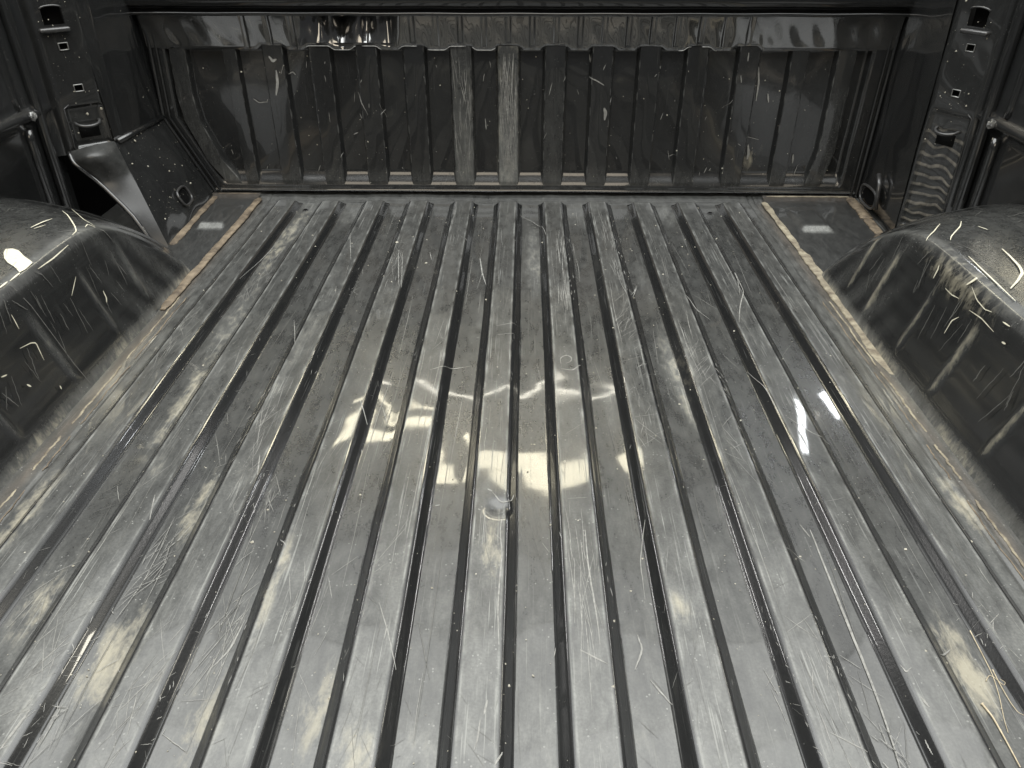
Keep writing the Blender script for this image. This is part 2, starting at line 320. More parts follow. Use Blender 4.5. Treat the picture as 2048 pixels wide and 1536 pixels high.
# ---- floor sheet and its pressed ribs
ys = np.concatenate([np.linspace(.22, .6, 150)[:-1], np.linspace(.6, 1.0, 140)[:-1], np.linspace(1.0, 1.995, 260)])
xs = np.linspace(-1.0, 1.0, 760)
X, Y = np.meshgrid(xs, ys, indexing='ij')
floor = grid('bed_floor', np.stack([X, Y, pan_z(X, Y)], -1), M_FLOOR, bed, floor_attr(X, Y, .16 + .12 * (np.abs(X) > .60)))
dxs = np.concatenate([np.linspace(-.0392, -.017, 30)[:-1], np.linspace(-.017, .017, 13), np.linspace(.017, .0392, 30)[1:]])
yr = np.concatenate([ys[ys < 1.86], np.linspace(1.862, 1.925, 30)])
for k in KS:
    DX, Y = np.meshgrid(dxs, yr, indexing='ij'); X = DX + k * PITCH
    Z = rib_z(k, DX, Y); edge = np.abs(DX) > .0386
    Z = Z + wave(X, Y) + np.where(Z < .0006, -.0006, .0002) + .0006 * np.cos(X / PITCH * 2 * np.pi) * 0
    Z = np.where(edge, pan_z(X, Y) - .0006, np.maximum(Z, pan_z(X, Y) - .0006))
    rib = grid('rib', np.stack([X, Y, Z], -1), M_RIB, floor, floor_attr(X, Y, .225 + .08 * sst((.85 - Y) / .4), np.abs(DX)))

# ---- drain holes near the front edge (shallow countersunk cups)
for x, y in ((-.507, 1.852), (.503, 1.846)):
    a = np.linspace(0, 2 * np.pi, 25); rr = np.array([.0075, .006, .0052, .0045])[:, None]; zz = np.array([.0004, .0012, .0005, .0002])[:, None]
    z0 = float(zf(x, y))
    P = np.stack([x + rr * np.cos(a), y + rr * np.sin(a), z0 + zz + 0 * a], -1)
    hole = grid('drain_hole', P, M_STEEL, floor)
    disc = np.stack([x + np.array([.0, .0048])[:, None] * np.cos(a), y + np.array([0, .0048])[:, None] * np.sin(a), z0 + .0011 + 0 * a + np.zeros((2, 1))], -1)
    grid('opening', disc, M_VOID, hole)

# ---- front corner plates, each with a pressed tab
for sgn, x0, x1, tab in ((-1, -.775, -.645, (-.700, 1.80, .027)), (1, .655, .885, (.728, 1.80, .031))):
    u = np.linspace(x0, x1, 40); v = np.linspace(1.40, 1.948, 80); U, V_ = np.meshgrid(u, v, indexing='ij')
    tx, ty, hw = tab
    body = sst((hw + .005 - np.abs(U - tx)) / .006)
    ramp_ = sst((V_ - 1.716) / .011) * sst((1.885 - V_) / .05)
    Z = .0035 + pan_z(U, V_) + .009 * body * ramp_ * (1 - .5 * np.clip((V_ - 1.75) / .14, 0, 1))
    Z += .003 * sst((V_ - 1.925) / .02)
    gl = np.exp(-((V_ - 1.722) / .010) ** 2) * body  # tab's front face painted pale so it looks lit
    grid('corner_plate', np.stack([U, V_, Z], -1), M_PLATE, bed, dict(dust=.03 + .75 * gl, tan=0 * U, rust=.20 * np.exp(-((V_ - 1.94) / .02) ** 2)))

# ---- seam sealer beads
def bead(pts, r, mat, wob=.0006, squash=.30):
    p = np.asarray(pts, float); s = np.linspace(0, 1, len(p)); n = 90
    q = np.stack([np.interp(np.linspace(0, 1, n), s, p[:, i]) for i in range(3)], -1)
    w = rng.normal(size=(n, 3)); k_ = np.ones(7) / 7
    w = np.stack([np.convolve(w[:, i], k_, 'same') for i in range(3)], -1)
    q[:, :2] += w[:, :2] * wob * 1.6
    rad = r * (1 + .22 * np.convolve(rng.normal(size=n), k_, 'same')); rad[:2] *= .6; rad[-2:] *= .6
    return tube('seam_sealer', q, rad, mat, bed, 10, squash=squash)
b = bead([(-.643, 1.925, .004), (-.642, 1.75, .003), (-.645, 1.55, .003), (-.647, 1.30, .002)], .0095, M_SEAL, .0012); b['label'] = 'tan seam sealer bead beside the ribbed floor'
bead([(-.762, 1.945, .004), (-.757, 1.80, .005), (-.749, 1.61, .004)], .0095, M_SEAL, .0012)
bead([(.652, 1.915, .004), (.653, 1.75, .003), (.655, 1.55, .002)], .0085, M_SEALP)
bead([(.655, 1.60, .002), (.657, 1.45, .001), (.656, 1.30, .0), (.653, 1.08, -.003)], .0120, M_SEALP, .002)
for x_, m_ in ((-.636, M_SEALP), (-.6225, M_SEAL), (.638, M_SEALP), (.625, M_SEAL)):
    for ya, yb in ((1.36, 1.12), (1.10, .93), (.90, .82), (.78, .60)):
        bead([(x_ + rng.normal() * .0008, y_, .0) for y_ in np.linspace(ya, yb, 6)], .0018 if m_ is M_SEALP else .0010, m_, .0010)
bead([(.880, 1.945, .005), (.877, 1.85, .005), (.872, 1.80, .004)], .0145, M_SEAL)
bead([(.872, 1.795, .004), (.868, 1.74, .004), (.864, 1.67, .003)], .0110, M_SEAL)
bead([(-.755, 1.944, .010), (-.70, 1.945, .010), (-.655, 1.944, .010)], .0035, M_SEAL)
bead([(.665, 1.942, .010), (.77, 1.943, .010), (.875, 1.942, .010)], .0042, M_SEALP)

# ---- bulkhead: pressed sheet, upright ribs, header strip, top rail
zs = np.concatenate([np.linspace(.015, .075, 36)[:-1], np.linspace(.075, .335, 60)[:-1], np.linspace(.335, .372, 24)])
us = np.linspace(0, 1, 520)
U, Zb = np.meshgrid(us, zs, indexing='ij')
xl, xr = bx_left(Zb), bx_right(Zb)
Xb = xl + (xr - xl) * U
mask = sst((Xb - xl - .034) / .012) * sst((xr - Xb - .045) / .014) * sst((Zb - .024) / .042) * sst((.368 - Zb) / .016)
def bulk_wave(x, z): return .0006 * np.sin(x * 15 + z * 11) + .0004 * np.sin(x * 41 - z * 19) + .0004 * np.sin(z * 34 + x * 5)
Yb = YF + REC * mask + bulk_wave(Xb, Zb)
lip = np.clip((.023 - Zb) / .008, 0, 1); Yb -= .003 * lip ** 2
dd = .012 + .04 * sst((.06 - Zb) / .05) + .03 * rng.random(Xb.shape)
bulk = grid('bulkhead', np.stack([Xb, Yb, Zb], -1), M_BULK, bed, dict(dust=dd, tan=.25 * np.exp(-((Xb - .615) / .03) ** 2 - ((Zb - .10) / .03) ** 2)), flip=True)
rz = np.concatenate([np.linspace(.030, .06, 10)[:-1], np.linspace(.06, .345, 50)[:-1], np.linspace(.345, .366, 10)])
rdx = np.concatenate([np.linspace(-.0345, -.018, 24)[:-1], np.linspace(-.018, .018, 7), np.linspace(.018, .0345, 24)[1:]])
def upright(cx_of_z, w=1.0, dust=.02, tanv=0.0):
    DX, Z = np.meshgrid(rdx, rz, indexing='ij'); X = cx_of_z(Z) + DX * w
    s = sst((.0345 - np.abs(DX)) / .0100)
    y = YF + REC + .0012 - (REC + .0018) * s + bulk_wave(X, Z) + .0025 * sst((.042 - Z) / .012) - .0006 * (1 - np.abs(DX) / .0345)
    return grid('rib', np.stack([X, y, Z], -1), M_BULK, bulk,
                dict(dust=.02 + (dust - .02) * (.35 + .65 * sst((.34 - Z) / .22)) * (.25 + .75 * sst((.030 - np.abs(DX)) / .010)) + .12 * sst((.10 - Z) / .07) + .35 * np.exp(-((np.abs(DX) - .0255) / .0012) ** 2) * np.clip(np.sin(Z * 45 + X * 37) * np.sin(Z * 130 + X * 71) + .15, 0, 1), tan=0 * X + tanv), flip=True)  # dashed pale lines on the shoulders paint crisp highlights
for k in KS:
    du = {-1: .34, 0: .55, 1: .10, 2: .05}.get(k, .02)
    if k == 5: cx = lambda Z: 5 * PITCH + .010 + 0 * Z
    else: cx = lambda Z, k=k: k * PITCH + 0 * Z
    upright(cx, .92, du, {-1: .06, 0: .12}.get(k, 0))
upright(lambda Z: np.interp(Z, [0, .05, .09, .19, .25, .36], [-.700, -.722, -.750, -.788, -.793, -.788]), .75, .14)
upright(lambda Z: np.interp(Z, [0, .05, .12, .25, .36], [.775, .785, .800, .800, .800]), .8, .10)
upright(lambda Z: .690 + 0 * Z, .75, .04)
upright(lambda Z: -.664 + 0 * Z, .6, .04)
# header strip with scalloped lower edge
hu = np.linspace(-.856, .906, 1300); ht = np.linspace(0, 1, 26)
Hx, T = np.meshgrid(hu, ht, indexing='ij')
k_ = np.clip(np.round(Hx / PITCH), -5, 5); near = sst((.040 - np.abs(Hx - k_ * PITCH)) / .018)
zb0 = .3565 + .0085 * near
Hz = zb0 + (.432 - zb0) * T
crump = np.exp(-((Hx + .375) / .105) ** 6)  # crumple and grooves below are shaped to imitate reflected cloth and floor ribs
hw = (.0011 * np.sin(Hx * 56) * T * (1 - T) * 3 + .0006 * np.sin(Hx * 112 + 3 * T) * np.sin(3.14 * T)
      + crump * .0012 * np.sin(Hx * 83 - 4 * T) * np.sin(T * 3.1))
grv = np.exp(-(((Hx / (PITCH / 2) + .5) % 1 - .5) * (PITCH / 2) / .0060) ** 4) * sst((.62 - np.abs(Hx + .03)) / .1) * (.7 + .3 * np.sin(Hx * 47))
Hy = YF + .0045 * grv * np.clip(T * 9, 0, 1) - .0035 - .0065 * T - .004 * T ** 3 + crump * T * (.033 + .010 * np.sin(Hx * 112 + 1.0) + .006 * np.sin(Hx * 61) + .005 * T * np.sin(Hx * 170)) + hw + .004 * np.clip(.08 - T, 0, 1) / .08
head = grid('header_strip', np.stack([Hx, Hy, Hz], -1), M_HEAD, bulk, dict(dust=.04 + .05 * sst((.35 - np.abs(Hx + .05)) / .15)), flip=True)  # paler centre paints the grey reflection of the floor
# bright tubes drawing the edge highlight along the scallops, worn dashes along the lip above
def edge_run(x0, x1, zfun, yoff, rr_, parent, name):
    x = np.linspace(x0, x1, max(8, int((x1 - x0) / .004))); kk = np.clip(np.round(x / PITCH), -5, 5); nr = sst((.040 - np.abs(x - kk * PITCH)) / .018)
    tube(name, np.stack([x, np.full_like(x, YF + yoff), zfun(nr)], -1), rr_, M_BARE, parent, 6)
for x0, x1 in ((-.48, -.36), (-.345, -.30), (-.26, -.215), (-.19, -.10), (-.085, -.03), (.40, .43), (.455, .49)):
    edge_run(x0, x1, lambda nr: .3568 + .0085 * nr, -.0040, .0011, head, 'worn_glint_edge')
for x0 in np.arange(-.16, .36, .043): edge_run(x0, x0 + .030, lambda nr: .4318 + 0 * nr, -.0175, .0011, head, 'worn_glint_edge')
# top rail
def extrude_x(name, prof, x0, x1, mat, parent, n=60, wob=.0004):
    # prof: (y, z) polyline, corners rounded
    pr = []
    prof = np.asarray(prof, float)
    for i in range(len(prof)):
        if 0 < i < len(prof) - 1:
            a, p, c = prof[i - 1], prof[i], prof[i + 1]
            la, lc = np.linalg.norm(a - p), np.linalg.norm(c - p); r = min(.004, .4 * la, .4 * lc)
            A = p + (a - p) / la * r; B = p + (c - p) / lc * r
            for t in (0, .25, .5, .75, 1): pr.append((1 - t) ** 2 * A + 2 * t * (1 - t) * p + t * t * B)
        else: pr.append(prof[i])
    pr = np.array(pr); x = np.linspace(x0, x1, n)
    P = np.zeros((n, len(pr), 3)); P[..., 0] = x[:, None]; P[..., 1] = pr[None, :, 0] + wob * np.sin(x * 23)[:, None]; P[..., 2] = pr[None, :, 1] + wob * np.sin(x * 31 + 1)[:, None]
    return grid(name, P, mat, parent, flip=True)
rail = extrude_x('top_rail', [(YF + .01, .4300), (YF - .020, .4310), (YF - .028, .4345), (YF - .028, .4395), (YF - .018, .4425), (YF - .010, .4455),
                              (YF - .010, .4490), (YF - .032, .4530), (YF - .038, .462), (YF - .038, .540), (YF + .08, .548)], -.885, .935, M_BULK, bulk, 120)

# ---- corner seams where the bulkhead meets the sides
def corner_line(edge, zs_, off, r, sgn):
    p = np.array([(edge(z) + sgn * off, YF - .004, z) for z in zs_]); return tube('corner_seam', p, r, M_SIDE, bed, 8, up=(0, -1, 0))
zz = np.linspace(.006, .5, 60)
corner_line(lambda z: float(bx_left(z)), zz, .004, .0045, 1); corner_line(lambda z: float(bx_left(z)), zz, .019, .0032, 1)
corner_line(lambda z: float(bx_right(z)), zz, .004, .0045, -1); corner_line(lambda z: float(bx_right(z)), zz, .017, .0030, -1)

# ---- side panels next to the bulkhead
def patch(name, A, B, Cc, D, nu, nv, mat, parent, dust=.0, bulge=0.0, tanv=0.0):
    """bilinear sheet A->B (u) and A->D (v), C opposite"""
    A, B, Cc, D = (np.asarray(v, float) for v in (A, B, Cc, D))
    u, v = np.meshgrid(np.linspace(0, 1, nu), np.linspace(0, 1, nv), indexing='ij'); u = u[..., None]; v = v[..., None]
    P = A * (1 - u) * (1 - v) + B * u * (1 - v) + Cc * u * v + D * (1 - u) * v
    n = np.cross(B - A, D - A); n /= np.linalg.norm(n)
    P = P + n * bulge * (16 * u * (1 - u) * v * (1 - v)) + n * .0007 * np.sin(u * 9 + v * 13)
    return grid(name, P, mat, parent, dict(dust=np.full(P.shape[:2], dust)))
lp = patch('side_panel', (-.764, 1.962, -.004), (-.860, 1.962, .199), (-.856, 1.692, .208), (-.752, 1.600, -.004), 40, 60, M_SIDE, bed, .02, .004)
patch('side_panel', (-.860, 1.962, .199), (-.872, 1.962, .56), (-.872, 1.702, .56), (-.857, 1.692, .208), 40, 30, M_SIDE, bed, .0, .003)
patch('side_panel', (.904, 1.962, -.004), (.890, 1.692, -.004), (.890, 1.700, .56), (.914, 1.962, .56), 40, 30, M_SIDE, bed, .0, .003)
# folded crease between the upper and the lower left panel
tube('crease', [(-.8575, 1.955, .202), (-.8555, 1.82, .205), (-.853, 1.70, .210)], .006, M_SIDE, lp, 10)

# ---- gusset below the left pillar
Lr = np.array([(-.858, 1.694, .212), (-.842, 1.681, .180), (-.827, 1.668, .150), (-.792, 1.637, .080), (-.752, 1.602, .0)])
Ll = np.array([(-.930, 1.632, .205), (-.918, 1.618, .186), (-.880, 1.628, .140), (-.822, 1.612, .078), (-.768, 1.592, -.01)])
sp_ = np.linspace(0, 1, 40); q = np.linspace(0, 1, 5)
R_ = np.stack([np.interp(sp_, q, Lr[:, i]) for i in range(3)], -1); L_ = np.stack([np.interp(sp_, q, Ll[:, i]) for i in range(3)], -1)
w_ = np.linspace(0, 1, 24)[None, :, None]
Pg = R_[:, None] * (1 - w_) + L_[:, None] * w_
bul = (np.sin(np.pi * w_) ** .8) * (np.exp(-((sp_ - .20) / .22) ** 2))[:, None, None]
Pg = Pg + bul * np.array([.016, -.034, .014])
grid('gusset', Pg, M_SATIN, bed, dict(dust=np.full(Pg.shape[:2], .13) - .09 * sst((sp_ - .35) / .3)[:, None]))  # paler top paints the light caught by the fold

tube('folded_edge', L_[::3] + np.array([.002, -.004, .0]), .0050, M_SIDE, bed, 8)

# ---- corner pillars with square holes, cup and tie-down pocket
def pillar(R, L, z0, sgn, mat, pocket, holes, cup, label, rip=0.0):
    R = np.array(R, float); L = np.array(L, float); e = L - R; wdt = np.linalg.norm(e); e /= wdt
    n = np.array((e[1], -e[0])) * (1 if sgn < 0 else -1)
    if n[1] > 0: n = -n
    ub = [-.028, -.012, -.004, 0, .004, .010]
    ub += list(np.linspace(.014, wdt - .012, 34)) + [wdt - .008, wdt - .002, wdt + .004, wdt + .012, wdt + .03]
    zb = list(np.linspace(z0, .56, 110))
    hw_, hh_ = .0085, .0065
    for (hu_, hz_) in holes: ub += [hu_ - hw_, hu_ + hw_]; zb += [hz_ - hh_, hz_ + hh_]
    cu, cz, cw, ch = cup; ub += [cu - cw, cu + cw]; zb += [cz - ch, cz + ch]
    ub = np.unique(np.round(ub, 5)); zb = np.unique(np.round(zb, 5))
    Uu, Zz = np.meshgrid(ub, zb, indexing='ij')
    back = .020 * sst((.004 - Uu) / .03) + .05 * np.clip(Uu - wdt, 0, 1) ** 1.0 + .012 * sst((Uu - wdt + .004) / .012)
    pu0, pu1, pz0, pz1 = pocket
    rec = sst((Uu - pu0) / .006) * sst((pu1 - Uu) / .006) * sst((Zz - pz0) / .006) * sst((pz1 - Zz) / .010)
    dep = -back - .007 * rec + .0007 * np.sin(Zz * 40 + Uu * 30)
    XY = R + Uu[..., None] * e + dep[..., None] * n
    P = np.concatenate([XY, Zz[..., None]], -1)
    uc = (ub[:-1] + ub[1:]) / 2; zc = (zb[:-1] + zb[1:]) / 2; UC, ZC = np.meshgrid(uc, zc, indexing='ij')
    skip = np.zeros(UC.shape, bool)
    for (hu_, hz_) in holes: skip |= (np.abs(UC - hu_) < hw_) & (np.abs(ZC - hz_) < hh_)
    skip |= (np.abs(UC - cu) < cw) & (np.abs(ZC - cz) < ch)
    ob = grid('corner_pillar', P, mat, bed, dict(dust=np.full(Uu.shape, .01) + .02 * rec, ripple=rip * rec), skip)
    ob['label'] = label
    at = lambda u, z, d=0.0: np.array([*(R + u * e + d * n), z])
    for (hu_, hz_) in holes:                       # bare rim of each square hole and the dark box behind it
        c = [at(hu_ + a * hw_, hz_ + b_ * hh_, .0004) for a, b_ in ((-1, -1), (-.9, -1), (.9, -1), (1, -1), (1, -.85), (1, .85), (1, 1), (.9, 1), (-.9, 1), (-1, 1), (-1, .85), (-1, -.85))]
        h = tube('square_hole', c, .0011, M_BARE, ob, 6, closed=True, up=(n[0], n[1], 0))
        Rm = np.stack([np.array([*e, 0]), np.array([*n, 0]), np.array([0, 0, 1.])], 1)
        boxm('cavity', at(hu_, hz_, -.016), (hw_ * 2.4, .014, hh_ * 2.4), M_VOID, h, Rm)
    Rm = np.stack([np.array([*e, 0]), np.array([*n, 0]), np.array([0, 0, 1.])], 1)
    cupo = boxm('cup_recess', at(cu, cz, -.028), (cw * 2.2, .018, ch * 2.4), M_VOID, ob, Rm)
    a = np.linspace(0, np.pi, 21)                    # worn arched rim over the cup, rounded ledge under it
    tube('rim', [at(cu + cw * 1.02 * math.cos(t), cz + ch * (.75 + .30 * math.sin(t)), .001 + .003 * math.sin(t)) for t in a], .0017, M_STEEL, cupo, 6)
    boxm('ledge', at(cu + .004, cz - ch - .009, .004), (cw * 3.0, .016, .009), M_STEEL, ob, Rm, .0038)
    # tie-down loop in the pocket
    lu, lz = (pu0 + pu1) / 2, pz1 - .042
    arc = [at(lu - .024, lz + .004, -.012)] + [at(lu - .024 * math.cos(t), lz + .004 - .006 * math.sin(t), -.004 + .018 * math.sin(t)) for t in np.linspace(0, np.pi, 17)] + [at(lu + .024, lz + .004, -.012)]
    tube('tie_down_loop', arc, .0034, M_STEEL, ob, 8)
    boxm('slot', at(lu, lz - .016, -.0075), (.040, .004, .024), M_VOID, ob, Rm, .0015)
    # thin welded edge line beside the pocket
    tube('pocket_edge', [at(pu1 - .010, pz1 + .001, .0), at(pu1 + .001, pz1 - .006, .0006), at(pu1 + .002, (pz0 + pz1) / 2, .0006), at(pu1 + .003, pz0 + .006, .0004), at(pu1 - .004, pz0 - .008, .0)], .0014, M_STEEL, ob, 6)
    return ob, at
pl_, at_l = pillar((-.862, 1.700), (-.930, 1.640), .195, -1, M_SIDE, (.004, .078, .205, .296), [(.046, .408), (.040, .327)], (.050, .466, .019, .017), 'pillar with pressed tie-down pocket above the bright gusset')
pr_, at_r = pillar((.892, 1.692), (.946, 1.602), -.005, 1, M_PANEL, (.004, .096, .03, .292), [(.050, .413), (.048, .327)], (.048, .468, .019, .017), 'pillar with rippled lower face and a painted wavy reflection', 1.0)

# ---- outer side walls with horizontal bead and upright flange
for sgn in (-1, 1):
    prof = np.array([(.962, -.03), (.962, .262), (.953, .284), (.944, .2905), (.944, .2975), (.953, .304), (.958, .315), (.962, .56)])
    yy = np.linspace(.05, 1.66, 80); P = np.zeros((80, len(prof), 3)); P[..., 0] = sgn * prof[None, :, 0] + .0012 * np.sin(yy * 17)[:, None]; P[..., 1] = yy[:, None]; P[..., 2] = prof[None, :, 1]
    sw = grid('side_wall', P, M_SIDE, bed, dict(dust=np.full(P.shape[:2], .005)))
    yfl = 1.605 if sgn < 0 else 1.575
    tube('upright_flange', [(sgn * .952, yfl, z) for z in np.linspace(.02, .56, 12)], .011, M_SIDE, sw, 10)
    tube('upright_flange', [(sgn * .957, yfl - .045, z) for z in np.linspace(.02, .27, 12)], .009, M_SIDE, sw, 10)
    tube('upright_flange', [(sgn * .960, yfl - .055, z) for z in np.linspace(.31, .56, 12)], .010, M_SIDE, sw, 10)
    # lump of weld where the bead meets the flange
    g = rng.normal(size=(26, 3)); g /= np.linalg.norm(g, axis=1)[:, None]
    crumbs('weld_lump', np.array((sgn * .944, yfl - .035, .294)) + g * .006, np.full(26, .0055), M_BARE, sw, g)
    P = np.array([[(sgn * 1.03, y, z) for z in (-.05, .56)] for y in (.0, 2.1)]); grid('outer_skin', P, M_VOID, sw)
P = np.array([[(x, 2.06, z) for z in (-.06, .56)] for x in (-1.04, 1.04)]); grid('front_skin', P, M_VOID, bulk)

# ---- wheel wells
ax = np.concatenate([np.linspace(.640, .71, 60)[:-1], np.linspace(.71, .76, 16)[:-1], np.linspace(.76, .965, 40)])
wy = np.linspace(.28, 1.745, 420)
AX, WY = np.meshgrid(ax, wy, indexing='ij')
WZ = np.maximum(zw(AX, WY), -.012)
CREASE = {-1: (.86, 1.02, 1.17, 1.30), 1: (.84, 1.00, 1.13, 1.27, 1.36)}
wells = {}
for sgn in (-1, 1):
    face = sst((WZ - .018) / .03) * sst((.165 - WZ) / .04) * (AX < .72)
    rec = np.zeros_like(WY); cr = np.zeros_like(WY)
    cs = CREASE[sgn]
    lean = .10 * WZ * 3
    for i, c in enumerate(cs):
        g = np.exp(-((WY + lean * .5 - c) / .007) ** 2); rec += g; cr += np.exp(-((WY + lean * .5 - c) / (.004 + .004 * (i % 2))) ** 2)
    AXd = AX + face * (.0028 - .0028 * np.clip(rec, 0, 1))
    top = sst((WZ - .165) / .03) * sst((AX - .69) / .03)
    front = sst((WY - np.interp(AX, [.655, .70, .93], [1.12, 1.17, 1.32])) / .12) * (1 - top)
    base = sst((.026 - WZ) / .024)
    dust = .012 + .13 * top + .13 * front * (.5 + .5 * np.sin(WY * 90 + WZ * 60)) + .42 * base * (AX < .70) + .22 * cr * face
    dust += .25 * np.exp(-((AX - .706) / .010) ** 2) * (WZ > .1)
    tanv = (.38 * cr * face * (sgn > 0) + .10 * cr * face + .35 * base * (AX < .69) * (.5 + .5 * np.sin(WY * 23)))
    tanv += (sgn > 0) * .45 * np.exp(-((WZ - .178) / .022) ** 2 - ((WY - 1.07) / .09) ** 2) * (AX < .73)
    wells[sgn] = grid('wheel_well', np.stack([sgn * AXd, WY, WZ], -1), M_WELL, bed, dict(dust=dust, tan=np.clip(tanv, 0, 1)), flip=(sgn < 0))
wells[-1]['label'] = 'wheel well with a cream scuff patch on top'; wells[1]['label'] = 'wheel well with tan muddy creases'
def on_well(sgn, pts, lift=.0012):
    p = np.asarray(pts, float); return np.stack([p[:, 0], p[:, 1], zw(np.abs(p[:, 0]), p[:, 1]) + lift], -1)

# ---- D rings low in the front corners
def dring(c, e1, e2, nrm, w, h, parent):
    c, e1, e2, nrm = (np.asarray(v, float) for v in (c, e1, e2, nrm)); pts = []
    for t in np.linspace(0, 2 * np.pi, 33)[:-1]:
        ct, st = math.cos(t), math.sin(t); f = (abs(ct) ** 3.2 + abs(st) ** 3.2) ** (-1 / 3.2)
        pts.append(c + e1 * w * ct * f + e2 * h * st * f + nrm * .006)
    o = tube('tie_down_ring', pts, .0030, M_STEEL, parent, 8, closed=True, up=tuple(nrm))
    P = np.array([[c + e1 * w * r * math.cos(t) * .85 + e2 * h * r * math.sin(t) * .85 + nrm * .0025 for t in np.linspace(0, 2 * np.pi, 25)] for r in (.02, 1)])
    grid('ring_opening', P, M_VOID, o); return o
en = np.array((-.096, 0, .203)); en /= np.linalg.norm(en); e1 = np.array((.02, -.362, 0)); e1 /= np.linalg.norm(e1); nl = np.cross(en, e1); nl *= np.sign(nl[0])
dring((-.783, 1.795, .052), e1, en, nl, .030, .020, lp)
dring((.886, 1.845, .045), (0, 1, 0), (0, 0, 1), (-1, 0, 0), .046, .022, bed)
tube('hook_strap', [(.884, 1.825, .105), (.880, 1.800, .090), (.880, 1.795, .060), (.884, 1.795, .030)], .0055, M_STEEL, bed, 8)

